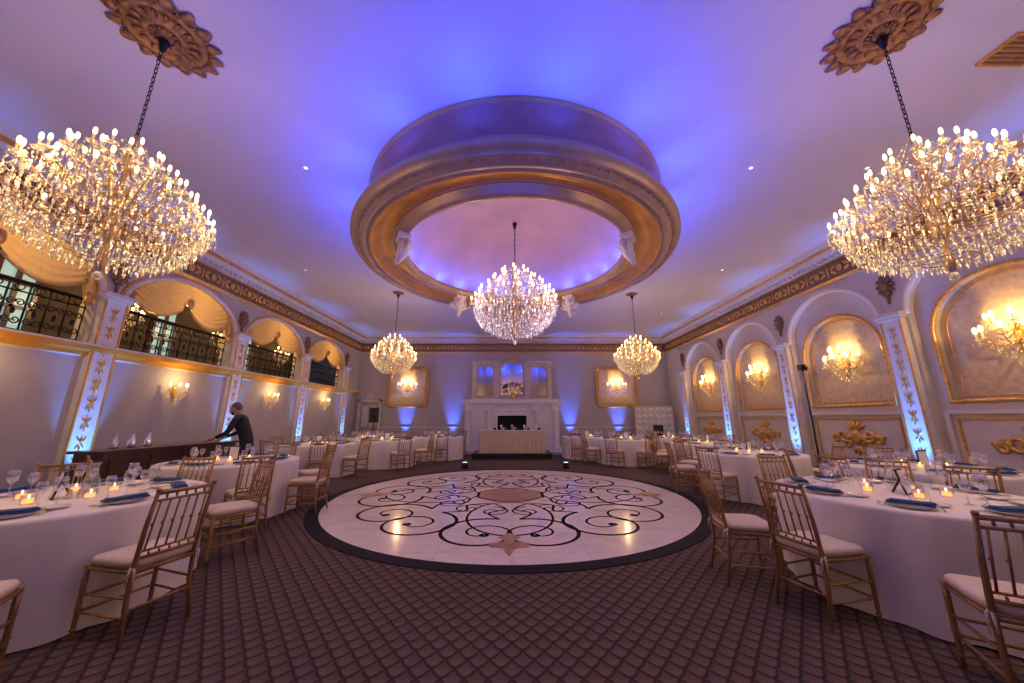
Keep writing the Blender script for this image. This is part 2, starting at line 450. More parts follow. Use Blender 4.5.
def pilaster(tr, p, ztop, w=.34):
    tr.bx((p-w/2, 0, 0), (p+w/2, .10, ztop), 3)
    tr.bx((p-w/2-.04, 0, 0), (p+w/2+.04, .14, .28), 3)
    tr.bx((p-w/2-.03, 0, ztop-.05), (p+w/2+.03, .14, ztop), 0)
    tr.bx((p-w/2-.06, 0, ztop), (p+w/2+.06, .18, ztop+.06), 0)
    for s_ in (-1, 1):
        tr.bx((p+s_*(w/2-.012)-.012, .10, .3), (p+s_*(w/2-.012)+.012, .118, ztop-.07), 1)
    z = ztop-.25
    while z > .6:
        tr.ell((p, .105, z), (.022, .012, .06), 1, 6, 4)
        tr.ell((p, .105, z-.12), (.014, .01, .045), 1, 6, 4)
        for s_ in (-1, 1):
            tr.ell((p+s_*.04, .105, z+.02), (.011, .008, .045), 1, 6, 4, Matrix.Rotation(s_*.6, 3, 'Y'))
            tr.ell((p+s_*.035, .105, z-.09), (.010, .008, .04), 1, 6, 4, Matrix.Rotation(-s_*.6, 3, 'Y'))
        z -= .30
def cartouche(tr, p, z, mi):
    tr.ell((p, .04, z), (.08, .05, .14), mi)
    tr.ell((p, .07, z+.02), (.045, .045, .07), mi)
    for a in range(10):
        an = a*2*pi/10
        tr.ell((p+.105*cos(an), .03, z+.155*sin(an)), (.045, .03, .062), mi, 6, 4, Matrix.Rotation(-(an-pi/2), 3, 'Y'))
    tr.ell((p, .03, z-.26), (.03, .025, .11), mi, 6, 4)
for p in PR:
    pilaster(tr, p, 3.2); cartouche(tr, p, 3.82, 2)
tr.obj('trim_1', ['trim', 'gold', 'bronze', 'white'])

# ------------------------------------------------------------------ left wall with balcony arches
BAYL = 2.8; PL = [5.55+BAYL*k for k in range(-3, 4)]
LZS, LRI = 3.42, .78
mb = MB(); mb.M = ML; tr = MB(); tr.M = ML
quad(mb, YB, PL[0], 0, ZC, 0, 0); quad(mb, PL[-1], YF, 0, ZC, 0, 0)
def curtain(c, hw, zs, rise):
    cu = MB(); cu.M = ML
    NU, NV = 72, 18; vs = []; fs = []
    for i in range(NU+1):
        u = -1+2*i/NU
        top = zs+rise*math.sqrt(max(0, 1-u*u))
        uu = (abs(u)-.5)*2
        low = zs-.04+.34*uu*uu
        if abs(u) < .07: low += .08
        if abs(u) > .86: low = zs-.10
        low = min(low, top-.02)
        for j in range(NV+1):
            v = j/NV
            z = top+(low-top)*v
            fold = sin((z-uu*uu*.34)*58)*.034+sin(u*60)*.012*(1 if abs(u) > .86 else .2)
            t = -.09+.05*sin(pi*v)*(1-abs(u)**4)+fold
            vs.append((c+u*(hw+.01), t, z))
    for i in range(NU):
        for j in range(NV):
            a = i*(NV+1)+j; fs.append((a, a+1, a+NV+2, a+NV+1))
    cu.add(vs, fs, 0)
    for sg in (-1, 1):
        pts = []
        for i in range(20):
            u = sg*(.07+.78*i/19); uu = (abs(u)-.5)*2
            pts.append((c+u*hw, -.08, zs-.04+.34*uu*uu-.01))
        cu.path(pts, .018, 5, 1)
        cu.ell((c+sg*hw*.92, -.06, zs-.12), (.05, .05, .12), 1)
    cu.ell((c, -.02, zs+.36), (.07, .05, .12), 1)
    cu.obj('window_curtain', ['curtain', 'gold'])
def railing(c, hw, zb):
    r = MB(); r.M = ML
    z0, z1 = zb+.06, zb+.76; t = -.19
    r.tube((c-hw, t, z1), (c+hw, t, z1), .03, n=8); r.tube((c-hw, t, z0), (c+hw, t, z0), .022, n=6)
    r.tube((c-hw, t, z1-.14), (c+hw, t, z1-.14), .013, n=5)
    n = 11
    for i in range(n+1):
        s_ = c-hw+2*hw*i/n; r.tube((s_, t, z0), (s_, t, z1), .012, n=5)
        if i < n:
            m = s_+hw/n
            for sg in (-1, 1):
                for zz, dr in ((z0+.15, 1), (z0+.40, -1)):
                    P = spiral(sg*.048, 0, .058, .012, pi if sg > 0 else 0, 1.3*dr*sg, 12)
                    r.path([(m+a, t, zz+b) for a, b in P], .010, 4, 0)
            r.path([(m+.05*cos(q*pi/5), t, z1-.07+.05*sin(q*pi/5)) for q in range(10)], .009, 4, 0, closed=True)
            r.ell((m, t, z0+.28), (.03, .012, .06), 0, 6, 4)
    r.obj('balcony_railing', ['iron'])
for a, b in zip(PL[:-1], PL[1:]):
    c = (a+b)/2
    arch_wall(mb, a, b, 0, ZC, c, 1.22, 2.56, LZS, LRI, 0, -.28, 0, 1)
    P = arch_pts(c, 1.24, LZS, LZS, LRI+.02)
    tr.path([(p, .0, q) for p, q in P[1:-1]], .045, 8, 0)
    P = arch_pts(c, 1.30, LZS, LZS, LRI+.07)
    tr.path([(p, .0, q) for p, q in P[1:-1]], .025, 6, 1)
    curtain(c, 1.22, LZS, LRI); railing(c, 1.22, 2.56)
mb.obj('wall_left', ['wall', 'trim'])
for p in PL:
    pilaster(tr, p, 3.4); cartouche(tr, p, 3.86, 2)
tr.prof([(0, 2.36), (.05, 2.38), (.06, 2.44), (.12, 2.47), (.14, 2.54), (.14, 2.57), (0, 2.58)], YB, YF, 1, [0, 1, 1, 1, 0, 0])
tr.bx((YB, 0, 0), (YF, .03, .22), 0)
tr.obj('trim_2', ['trim', 'goldp', 'bronze', 'white'])
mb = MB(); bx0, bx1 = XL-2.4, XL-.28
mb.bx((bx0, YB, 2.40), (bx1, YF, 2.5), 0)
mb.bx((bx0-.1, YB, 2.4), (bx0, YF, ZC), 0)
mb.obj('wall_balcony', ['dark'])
for k, (a, b) in enumerate(zip(PL[:-1], PL[1:])):
    c = (a+b)/2
    w = MB()
    cc = c-1.0
    w.bx((bx0, cc-.26, 3.0), (bx0+.02, cc+.26, 4.3), 0)
    for q in (-.28, 0, .28): w.bx((bx0+.02, cc+q-.03, 2.95), (bx0+.07, cc+q+.03, 4.35), 1)
    for q in (2.97, 3.42, 3.87, 4.32): w.bx((bx0+.02, cc-.31, q-.03), (bx0+.07, cc+.31, q+.03), 1)
    w.obj('window_%d' % (k+1), ['pane', 'wood'])

# ------------------------------------------------------------------ far / back wall
fx = [(-5.5, -3.72), (3.72, 5.5)]
mb = MB(); mb.bx((XL-.01, YF, 0), (XR+.01, YF+.1, ZC), 0); mb.obj('wall_far', ['wall'])
mb = MB(); mb.bx((XL, YB-.1, 0), (XR, YB, ZC), 0); mb.obj('wall_back', ['wall'])
tr = MB(); tr.M = MF
def frame(c, h, z0, z1, q, t, r, mi):
    pts = []
    for i, (sx, sz) in enumerate(((1, 1), (-1, 1), (-1, -1), (1, -1))):
        cx = c+sx*h; cz = z1 if sz > 0 else z0
        for k in range(7):
            th = k/6*pi/2
            A, B = (sin(th), cos(th)) if i in (0, 2) else (cos(th), sin(th))
            pts.append((cx-sx*q*A, cz-sz*q*B))
    tr.path([(x, t, z) for x, z in pts], r, 6, mi, closed=True)
    return pts
for a, b in fx:
    c = (a+b)/2; hw = (b-a)/2; z0, z1 = 1.9, 3.62
    P = frame(c, hw, z0, z1, .10, .03, .045, 1)
    tr.add([(c, .012, (z0+z1)/2)]+[(x, .012, z) for x, z in P], [(0, i+1, (i+1) % len(P)+1) for i in range(len(P))], 3, False)
    frame(c, hw-.12, z0+.12, z1-.12, .10, .02, .014, 1)
tr.bx((XL, 0, 0), (XR, .03, .25), 0)
tr.bx((XL, 0, 1.0), (XR, .03, 1.05), 0)
tr.obj('trim_3', ['trim', 'goldp', 'bronze', 'niche'])

CP = [(0, 4.28), (.05, 4.28), (.08, 4.34), (.08, 4.70), (.12, 4.72), (.13, 4.80), (.22, 4.82), (.25, 4.90), (.36, 4.93), (.40, 5.02), (.42, 5.05)]
CM = [0, 1, 2, 1, 0, 0, 0, 1, 0, 0]
for nm, Mx, a, b in (('left', ML, YB, YF), ('right', MR, YB, YF), ('far', MF, XL, XR), ('back', MBk, XL, XR)):
    cb = MB(); cb.M = Mx; cb.prof(CP, a, b, 0, CM)
    s_ = a+.1
    while s_ < b-.05:
        cb.bx((s_, .10, 4.74), (s_+.07, .20, 4.81), 0); s_ += .14
    s_ = a+.35
    while s_ < b-.25:
        cb.ell((s_, .09, 4.52), (.075, .03, .085), 1, 8, 4)
        for sg in (-1, 1):
            cb.ell((s_+sg*.15, .085, 4.52+.05), (.09, .02, .035), 1, 6, 4, Matrix.Rotation(sg*.5, 3, 'Y'))
            cb.ell((s_+sg*.15, .085, 4.52-.05), (.09, .02, .035), 1, 6, 4, Matrix.Rotation(-sg*.5, 3, 'Y'))
        cb.ell((s_+.27, .085, 4.52), (.028, .02, .14), 1, 6, 4)
        cb.ell((s_, .30, 4.915), (.08, .05, .02), 1, 6, 4)
        s_ += .54
    cb.obj('trim_cornice_'+nm, ['trim', 'gold', 'bronze'])

# ------------------------------------------------------------------ ceiling drum and dome
DX, DY = .05, 5.75
mb = MB()
prof = [(2.51, ZC), (2.53, ZC-.02), (2.53, ZC-.05), (2.50, ZC-.06), (2.50, 4.50), (2.56, 4.48), (2.57, 4.42), (2.62, 4.40), (2.64, 4.33),
        (2.70, 4.31), (2.73, 4.24), (2.73, 4.17), (2.69, 4.13), (2.67, 4.10), (2.63, 4.13), (2.60, 4.13), (2.57, 4.08), (2.52, 4.08), (2.50, 4.12), (2.47, 4.12), (2.45, 4.09),
        (2.42, 4.10), (2.32, 4.20), (2.12, 4.26), (2.08, 4.22), (2.04, 4.14), (2.0, 4.10), (1.95, 4.10), (1.92, 4.14), (1.90, 4.20), (1.90, 4.24), (2.00, 4.24), (2.12, 4.22)]
mis = [2]*len(prof)
mis[3] = 0
for q in (20, 21, 22, 23): mis[q] = 3
mb.lathe(prof, 96, mis=mis)
dp = []
for i in range(17):
    a = i/16*pi/2
    dp.append((2.12*cos(a), 4.22+.78*sin(a)))
mb.lathe(dp, 96, mi=4)
for i in range(120):
    a = 2*pi*i/120
    mb.ell((2.615*cos(a), 2.615*sin(a), 4.125), (.02, .02, .013), 3, 5, 3)
drum = mb.obj('ceiling_dome_drum', ['drum', 'gold', 'mould', 'goldp', 'dome'], (DX, DY, 0))
for an in (212, 328, 128, 52):
    a = math.radians(an); c = MB()
    c.box((0, 0, .33), (.24, .18, .06), 0); c.box((0, 0, .29), (.18, .14, .04), 0)
    c.path([(0, .0, .27), (0, -.03, .16), (0, -.01, .05), (0, .05, -.06), (0, .07, -.12)], [.09, .085, .065, .045, .02], 8, 0)
    c.ell((0, -.08, .20), (.062, .065, .075), 0, 10, 7)
    c.ell((0, -.10, .26), (.06, .05, .04), 0)
    c.ell((0, -.145, .195), (.012, .015, .015), 0)
    for sg in (-1, 1):
        c.path([(sg*.05, -.02, .12), (sg*.13, -.05, .16), (sg*.12, -.04, .27)], [.03, .026, .022], 6, 0)
        for q in range(3):
            c.ell((sg*(.10+.03*q), .04, .16-.03*q), (.03, .012, .10), 0, 6, 4, Matrix.Rotation(sg*(.5+.25*q), 3, 'Y'))
    o = c.obj('cherub_corbel', ['white'])
    o.location = (DX+2.0*cos(a), DY+2.0*sin(a), 3.738); o.rotation_euler = (0, 0, a-pi/2)
for i in range(24):
    a = 2*pi*(i+.5)/24
    light('cove_strip_inner', 'AREA', (1.95*cos(a), 1.95*sin(a), 4.26), 3.6, (.02, .08, 1), (.10*cos(a), .10*sin(a), 1), parent=drum, shape='DISK', size=.08)
for i in range(16):
    a = 2*pi*(i+.5)/16
    light('cove_strip_outer', 'AREA', (2.64*cos(a), 2.64*sin(a), 4.47), 13, (.02, .07, 1), (1.0*cos(a), 1.0*sin(a), .75), parent=drum, shape='DISK', size=.10)

def medallion():
    m = MB()
    m.lathe([(0, -.10), (.06, -.10), (.09, -.06), (.15, -.05), (.17, -.08), (.21, -.08), (.23, -.04), (.34, -.03), (.36, -.055), (.40, -.055), (.42, -.02), (.46, 0)], 48, mi=0)
    for i in range(16):
        a = 2*pi*i/16; R = Matrix.Rotation(a, 3, 'Z')
        m.ell((.285*cos(a), .285*sin(a), -.05), (.06, .03, .025), 0, 8, 4, R)
        m.ell((.49*cos(a), .49*sin(a), -.022), (.075, .075 if i % 2 else .085, .035), 0, 8, 4, R)
        m.ell((.55*cos(a), .55*sin(a), -.02), (.04, .05, .02), 0, 8, 4, R)
        P = spiral(.44, .06, .05, .012, 0, 1.2, 10)
        m.path([(p*cos(a)-q*sin(a), p*sin(a)+q*cos(a), -.035) for p, q in P], .012, 5, 0)
        m.ell((.12*cos(a), .12*sin(a), -.075), (.04, .018, .02), 0, 6, 4, R)
    return m.mesh('ceiling_medallion', ['bronze2'])
med = medallion()

# ------------------------------------------------------------------ chandeliers
def chandelier_mesh(name, crystal, seed):
    rnd = random.Random(seed); m = MB()
    m.lathe([(0, .80), (.02, .80), (.03, .74), (.012, .68), (.05, .60), (.06, .53), (.02, .42), (.03, .25), (.07, .15), (.06, .05), (.025, -.02),
             (.05, -.10), (.08, -.18), (.06, -.28), (.02, -.34), (.03, -.5), (.05, -.56), (.03, -.62), (0, -.66)], 10, mi=0)
    tiers = [(.76, .0, 20), (.64, .16, 16), (.50, .30, 13), (.36, .44, 9), (.20, .57, 6)]
    for r, z, n in tiers:
        off = rnd.random()
        for i in range(n):
            a = 2*pi*(i+off)/n; rr = r*(1+rnd.uniform(-.03, .03))
            pts = []
            for k in range(9):
                u = k/8; rad = .04+(rr-.04)*u
                pts.append((rad*cos(a), rad*sin(a), z-.16-.10*sin(pi*min(1, u*1.2))+.16*u**2.2))
            m.path(pts, .007, 4, 0)
            x, y = rr*cos(a), rr*sin(a)
            m.lathe([(.008, z-.02), (.04, z-.005), (.045, z+.008), (.015, z+.01)], 8, (x, y, 0), 1)
            m.tube((x, y, z), (x, y, z+.075), .009, n=6, mi=2)
            m.ell((x, y, z+.108), (.016, .016, .038), 3, 7, 5)
            for q in range(4):
                b = q*2*pi/4+rnd.random()
                xx, yy = x+.042*cos(b), y+.042*sin(b)
                m.octa((xx, yy, z-.026), .006, .014, 1, rnd.random()*3)
                m.octa((xx, yy, z-.070), .009, .038, 1, rnd.random()*3)
    for r, z in ((.66, -.08), (.58, -.2), (.46, -.32), (.32, -.44), (.18, -.52)):
        m.path([(r*cos(i*pi/16), r*sin(i*pi/16), z) for i in range(32)], .006, 4, 0, closed=True)
    L = 14
    for j in range(L):
        u = j/(L-1); r = .68*math.sqrt(max(0, 1-u**1.8))+.05; z = -.06-.52*u
        n = max(6, int(2*pi*r/.060))
        for i in range(n):
            a = 2*pi*(i+rnd.random()*.4)/n; rr = r*(1+rnd.uniform(-.06, .04))
            x, y = rr*cos(a), rr*sin(a); zz = z+rnd.uniform(-.02, .02)
            m.octa((x, y, zz+.045), .006, .014, 1, rnd.random()*3)
            m.octa((x, y, zz), .010, .048, 1, rnd.random()*3)
    for (r0, z0, r1, z1, n) in ((.08, .72, .34, .48, 12), (.12, .58, .48, .32, 14), (.14, .40, .62, .17, 16), (.10, .25, .70, .0, 18)):
        for i in range(n):
            a = 2*pi*i/n
            for k in range(12):
                u = (k+.5)/12; r = r0+(r1-r0)*u; z = z0+(z1-z0)*u-.09*sin(pi*u)
                m.octa((r*cos(a), r*sin(a), z), .007, .014, 1, rnd.random()*3)
    for i in range(150):
        r = .50*math.sqrt(rnd.random()); a = rnd.random()*2*pi
        z = rnd.uniform(-.10, .45*(1-r/.6)+.02)
        m.octa((r*cos(a), r*sin(a), z), .010, .040, 1, rnd.random()*3)
    m.ell((0, 0, -.68), (.035, .035, .04), 1, 8, 6)
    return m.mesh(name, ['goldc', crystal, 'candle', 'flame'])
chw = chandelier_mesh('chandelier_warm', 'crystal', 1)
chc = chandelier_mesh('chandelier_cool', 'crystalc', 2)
def chandelier(x, y, z, me, sc, ztop, power, rot=0, col=WARM):
    e = empty('crystal_chandelier', (x, y, z))
    inst('body', me, (0, 0, 0), rot, e, sc)
    ch = MB(); zt = .78*sc[2]; L = ztop-z-zt; n = max(1, int(L/.05))
    for i in range(n):
        zz = zt+L*(i+.5)/n; ax = i % 2
        P = [((.012*cos(t) if ax else 0), (0 if ax else .012*cos(t)), zz+.034*sin(t)) for t in [q*pi/4 for q in range(8)]]
        ch.path(P, .0045, 4, 0, closed=True)
    ch.lathe([(0, ztop-z-.16), (.02, ztop-z-.15), (.035, ztop-z-.08), (.05, ztop-z-.05), (0, ztop-z-.03)], 12)
    ch.obj('chain', ['iron'], parent=e)
    N = 4
    for i in range(N):
        a = 2*pi*i/N+rot+.3
        light('bulb_light_%d' % (i+1), 'POINT', (.86*sc[0]*cos(a), .86*sc[1]*sin(a), .0), power/N, col, parent=e, shadow_soft_size=.012)
    return e
S1 = (.82, .82, .90)
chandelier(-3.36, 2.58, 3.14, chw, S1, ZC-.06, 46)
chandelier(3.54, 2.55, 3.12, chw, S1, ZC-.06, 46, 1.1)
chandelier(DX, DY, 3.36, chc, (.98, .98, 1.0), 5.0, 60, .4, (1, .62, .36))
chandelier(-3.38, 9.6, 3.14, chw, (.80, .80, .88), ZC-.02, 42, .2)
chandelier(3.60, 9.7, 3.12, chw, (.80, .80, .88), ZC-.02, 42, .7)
for x, y in ((-3.36, 2.58), (3.54, 2.55)):
    inst('ceiling_medallion', med, (x, y, ZC), sc=.74)
for x, y in ((-3.38, 9.6), (3.60, 9.7)):
    inst('ceiling_medallion', med, (x, y, ZC), sc=.30)

# ------------------------------------------------------------------ sconces
def sconce_mesh(name, n, sc):
    m = MB()
    m.ell((0, -.02, 0), (.06*sc, .03, .14*sc), 0, 10, 6)
    m.ell((0, -.03, -.18*sc), (.03*sc, .03, .08*sc), 0, 8, 5)
    rows = [(0, n, .24)] if n <= 5 else [(0, n-4, .36), (.16, 4, .22)]
    for dz, k, w in rows:
        for i in range(k):
            a = pi*(i+.5)/k; x = w*sc*cos(a)*1.0; y = -.04-.2*sc*sin(a)*(.8 if dz else 1); z = (dz+.02)*sc
            pts = [(x*u, -.03+(y+.03)*u, z-.10*sc*sin(pi*u)-.03) for u in [q/6 for q in range(7)]]
            m.path(pts, .008*sc, 5, 0)
            m.lathe([(.008, z-.025), (.04*sc, z-.01), (.042*sc, z)], 8, (x, y, 0), 1)
            m.tube((x, y, z-.01), (x, y, z+.09*sc), .012*sc, n=6, mi=2)
            m.ell((x, y, z+.12*sc), (.024*sc, .024*sc, .048*sc), 3, 6, 5)
            for q in range(4):
                b = q*pi/2+i
                m.octa((x+.04*sc*cos(b), y+.04*sc*sin(b), z-.06*sc), .010*sc, .04*sc, 1, b)
    for j in range(5):
        k = 10-2*j
        for i in range(k):
            a = pi*(i+.5)/k; r = (.24-.045*j)*sc
            m.octa((r*cos(a), -.04-r*.7*sin(a), (-.10-.055*j)*sc), .011*sc, .04*sc, 1, a)
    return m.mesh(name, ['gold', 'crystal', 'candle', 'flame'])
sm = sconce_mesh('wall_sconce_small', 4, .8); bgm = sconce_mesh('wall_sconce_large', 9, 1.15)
def sconce(me, loc, rz, power):
    o = inst('wall_sconce', me, loc, rz)
    light('sconce_light', 'POINT', (0, -.26, .24), power, WARM, parent=o, shadow_soft_size=.02)
for a, b in zip(PR[:-1], PR[1:]):
    sconce(bgm, (XR+.235, (a+b)/2, 2.55), -pi/2, 18)
for a, b in zip(PL[:-1], PL[1:]):
    sconce(sm, (XL, (a+b)/2, 1.95), pi/2, 8)
    o = inst('wall_sconce', bgm, (XL-2.38, (a+b)/2+.75, 3.75), pi/2)
    light('sconce_light', 'POINT', (-.5, -1.55, .15), 42, WARM, parent=o, shadow_soft_size=.03)
for a, b in fx:
    sconce(bgm, ((a+b)/2, YF-.015, 2.72), 0, 20)

# ------------------------------------------------------------------ uplights
um = MB()
um.lathe([(0, 0), (.08, 0), (.09, .02), (.09, .10), (.08, .16), (.07, .17)], 20, mi=0)
um.lathe([(0, .165), (.07, .165)], 20, mi=1)
um.box((0, 0, .012), (.20, .10, .024), 0)
upm = um.mesh('uplight', ['black', 'lens_blue'])
def uplight(x, y, d, e=60, ang=38, col=(.03, .1, 1)):
    o = inst('uplight', upm, (x, y, 0))
    light('beam', 'SPOT', (0, 0, .19), e, col, d, parent=o, spot_size=math.radians(ang), spot_blend=1, shadow_soft_size=.03)
for p in PR[2:]:
    uplight(XR-.34, p, (.11, 0, 1), 620, 42, (.05, .22, 1))
for p in PL[1:]:
    uplight(XL+.34, p, (-.11, 0, 1), 520, 42, (.06, .24, 1))
for x in (-4.6, -2.55, 2.5, 4.6):
    uplight(x, YF-.30, (0, .13, 1), 950, 36, (.04, .12, 1))
for x, y in ((-1.35, 10.35), (1.55, 10.35)):
    uplight(x, y, (0, -.1, 1), 150, 140, (.03, .07, 1))
for x, y in ((-1.4, -.9), (1.5, -.9)):  # unseen extra fixtures added behind the camera to wash the ceiling blue
    uplight(x, y, (0, .5, 1), 400, 120, (.03, .07, 1))
for x, y in ((-5.1, .4), (5.2, .4)):  # another unseen pair, added out of frame for blue on the ceiling
    uplight(x, y, (0, .3, 1), 70, 120, (.08, .09, 1))

dl = MB(); dl.lathe([(.07, 0), (.065, -.012), (.045, -.012)], 16, mi=0); dl.lathe([(.045, -.006), (0, -.006)], 16, mi=1)
dlm = dl.mesh('ceiling_downlight', ['white', 'dl'])
for x in (-5.2, -1.9, 2.2, 5.3):
    for y in (1.6, 4.4, 8.0, 11.6):
        x2 = x*1.62 if abs(x) < 3 and 3 < y < 8.1 else x
        o = inst('ceiling_downlight', dlm, (x2, y, ZC), sc=.6)
        if abs(x) > 3 or y < 3 or y > 11:
            light('downlight_beam', 'SPOT', (0, 0, -.03), 140 if abs(x) > 3 else 80, (1, .66, .40), (0, 0, -1), parent=o, spot_size=math.radians(80), spot_blend=.9, shadow_soft_size=.04)
v = MB(); v.bx((-.3, -.2, -.03), (.3, .2, 0), 0)
for i in range(6): v.bx((-.26, -.17+.06*i, -.04), (.26, -.14+.06*i, -.03), 1)
o = v.obj('ceiling_vent', ['gold', 'bronze'], (5.13, 2.72, ZC)); o.scale = (.8, .8, 1)

# ------------------------------------------------------------------ fireplace
f = MB(); f.M = MF
f.bx((-2.0, 0, 0), (-.62, .42, 1.95), 0); f.bx((.62, 0, 0), (2.0, .42, 1.95), 0); f.bx((-.62, 0, 1.52), (.62, .42, 1.95), 0)
f.bx((-.62, 0, 0), (.62, .04, 1.52), 2)
f.bx((-2.05, 0, 1.95), (2.05, .50, 2.03), 0); f.bx((-2.13, 0, 2.03), (2.13, .60, 2.13), 0); f.bx((-2.0, 0, 2.13), (2.0, .45, 2.2), 0)
f.bx((-2.08, 0, 0), (-.66, .56, .2), 0); f.bx((.66, 0, 0), (2.08, .56, .2), 0)
f.bx((-2.12, 0, 0), (2.12, .95, .1), 0)
for sg in (-1, 1):
    for x in (1.82, 1.0):
        f.lathe([(.12, .2), (.13, .26), (.09, .3), (.085, 1.0), (.075, 1.6), (.11, 1.66), (.13, 1.72)], 14, (sg*x, .48, 0), 0)
        f.bx((sg*x-.15, .34, 1.72), (sg*x+.15, .6, 1.95), 0)
        f.bx((sg*x-.15, .34, .0), (sg*x+.15, .64, .22), 0)
    f.bx((sg*1.2, .42, .35), (sg*1.66, .45, .40), 0); f.bx((sg*1.2, .42, 1.5), (sg*1.66, .45, 1.55), 0)
    ornament(f, sg*1.43, .95, .4, .7, .43, 0)
    f.bx((sg*.62, .42, 0), (sg*.72, .47, 1.62), 0)
ornament(f, 0, 1.74, 1.1, .36, .43, 0)
f.bx((-.72, .42, 1.52), (.72, .48, 1.6), 0)
for i in range(-3, 4): f.tube((i*.14, .2, .12), (i*.14, .2, .5), .012, mi=3)
f.tube((-.5, .2, .4), (.5, .2, .4), .015, mi=3)
f.obj('fireplace', ['white', 'gold', 'firebox', 'iron'])
om = MB(); om.M = MF
for c, hw, zt in ((-1.18, .40, 3.45), (0, .56, 3.5), (1.18, .40, 3.45)):
    rise = .38 if c == 0 else .26
    P = arch_pts(c, hw, 2.32, zt, rise)
    om.add([(a, .06, b) for a, b in P], [tuple(range(len(P)))], 1, False)
    om.path([(a, .07, b) for a, b in P], .05, 8, 0, closed=True)
    om.path([(c+(a-c)*.9, .08, 2.38+(b-2.32)*.955) for a, b in P], .018, 6, 2, closed=True)
    om.bx((c-hw*.95, .08, 2.88), (c+hw*.95, .1, 2.91), 0)
    om.bx((c-.012, .08, 2.35), (c+.012, .1, zt+rise-.03), 0)
for x in (-1.66, -.67, .67, 1.66):
    om.bx((x-.09, 0, 2.2), (x+.09, .14, 3.72), 0); om.bx((x-.12, 0, 3.72), (x+.12, .18, 3.8), 0)
for a, b in ((-1.78, -.6), (.6, 1.78)):
    om.bx((a, 0, 3.8), (b, .16, 3.9), 0)
om.bx((-1.72, 0, 2.2), (1.72, .05, 3.8), 0)
ornament(om, 0, 4.02, .8, .26, .08, 2)
om.obj('overmantel_mirror', ['trim', 'mirror', 'gold'])
fl = MB()
fl.lathe([(0, 0), (.07, 0), (.05, .05), (.09, .2), (.10, .3), (.08, .32)], 14, mi=2)
for i in range(80):
    a = random.random()*2*pi; b = random.random()*pi/1.7; r = .30
    x, y, z = r*1.3*sin(b)*cos(a), r*.36*sin(b)*sin(a), .42+r*cos(b)
    if i % 2: fl.ell((x, y, z), (.055, .04, .05), 0, 7, 5)
    else: fl.ell((x*1.15, y*1.0, z), (.07, .02, .03), 1, 5, 3, Matrix.Rotation(a, 3, 'Z'))
fl.obj('flower_arrangement', ['flower', 'leaf', 'gold'], (.05, YF-.40, 2.2))
pf = MB(); pf.bx((-1.4, 12.5, 0), (1.4, 13.9, .18), 0); pf.bx((-1.42, 12.48, .15), (1.42, 13.92, .19), 0); pf.obj('stage_platform', ['black'])
t = MB(); N = 160; vs = []; hw, hd = 1.18, .40
def rect(u):
    per = 4*(hw+hd); d = u*per
    if d < 2*hw: return (-hw+d, -hd, 0, -1)
    d -= 2*hw
    if d < 2*hd: return (hw, -hd+d, 1, 0)
    d -= 2*hd
    if d < 2*hw: return (hw-d, hd, 0, 1)
    d -= 2*hw
    return (-hw, hd-d, -1, 0)
lv = [(.76, 0), (.70, .3), (.4, .8), (0, 1.0)]
for z, k in lv:
    for i in range(N):
        x, y, nx, ny = rect(i/N); rp = .022*k*sin(i*2*pi/N*40)+.01*k
        vs.append((x+nx*rp, y+ny*rp, z))
fs = [(a*N+i, a*N+(i+1) % N, (a+1)*N+(i+1) % N, (a+1)*N+i) for a in range(3) for i in range(N)]
t.add(vs, fs, 0); t.add(vs[:N], [tuple(range(N))], 0, False)
t.box((0, 0, .767), (2.42, .86, .012), 1)
t.obj('sweetheart_table', ['sequin', 'cloth'], (0, 13.15, .19))
gl = MB()
for x in (-.8, -.4, 0, .45, .85):
    gl.lathe([(0, 0), (.04, 0), (.03, .01), (.01, .03), (.012, .1), (.04, .14), (.045, .2)], 10, (x, -.1, 0), 0)
    gl.ell((x+.1, .05, .06), (.07, .07, .06), 1, 7, 5); gl.ell((x+.16, 0, .06), (.06, .06, .05), 2, 7, 5)
gl.obj('table_flowers', ['plate', 'flower', 'leaf'], (0, 13.15, .965))

d = MB(); d.M = MF
d.bx((-6.62, .0, 0), (-5.78, .06, 2.1), 0)
for z0, z1 in ((.2, .9), (1.05, 1.95)):
    for x0, x1 in ((-6.5, -6.25), (-6.15, -5.9)):
        d.bx((x0, .06, z0), (x1, .075, z1), 1)
d.bx((-6.70, 0, 0), (-6.60, .1, 2.2), 1); d.bx((-5.8, 0, 0), (-5.7, .1, 2.2), 1); d.bx((-6.7, 0, 2.1), (-5.7, .1, 2.2), 1)
d.ell((-5.9, .11, 1.0), (.035, .035, .035), 2); d.obj('door_1', ['door', 'trim', 'gold'])
e = MB(); e.box((0, 0, 0), (.30, .05, .16), 1)
for i in range(4): e.box((-.10+.065*i, -.028, 0), (.035, .006, .09), 0)
e.obj('exit_sign', ['red', 'white'], (-6.2, YF-.03, 2.35))
s = MB(); s.box((0, 0, .95), (1.6, .08, 1.9), 0)
for i in range(6):
    for j in range(7):
        s.ell((-.66+.264*i, -.045, .18+.26*j), (.10, .012, .09), 1, 8, 4)
        s.octa((-.66+.264*i, -.055, .18+.26*j), .03, .05, 2)
s.box((0, 0, .05), (1.7, .3, .1), 0)
s.obj('decorative_screen', ['trim', 'white', 'trim'], (6.0, 14.75, 0))
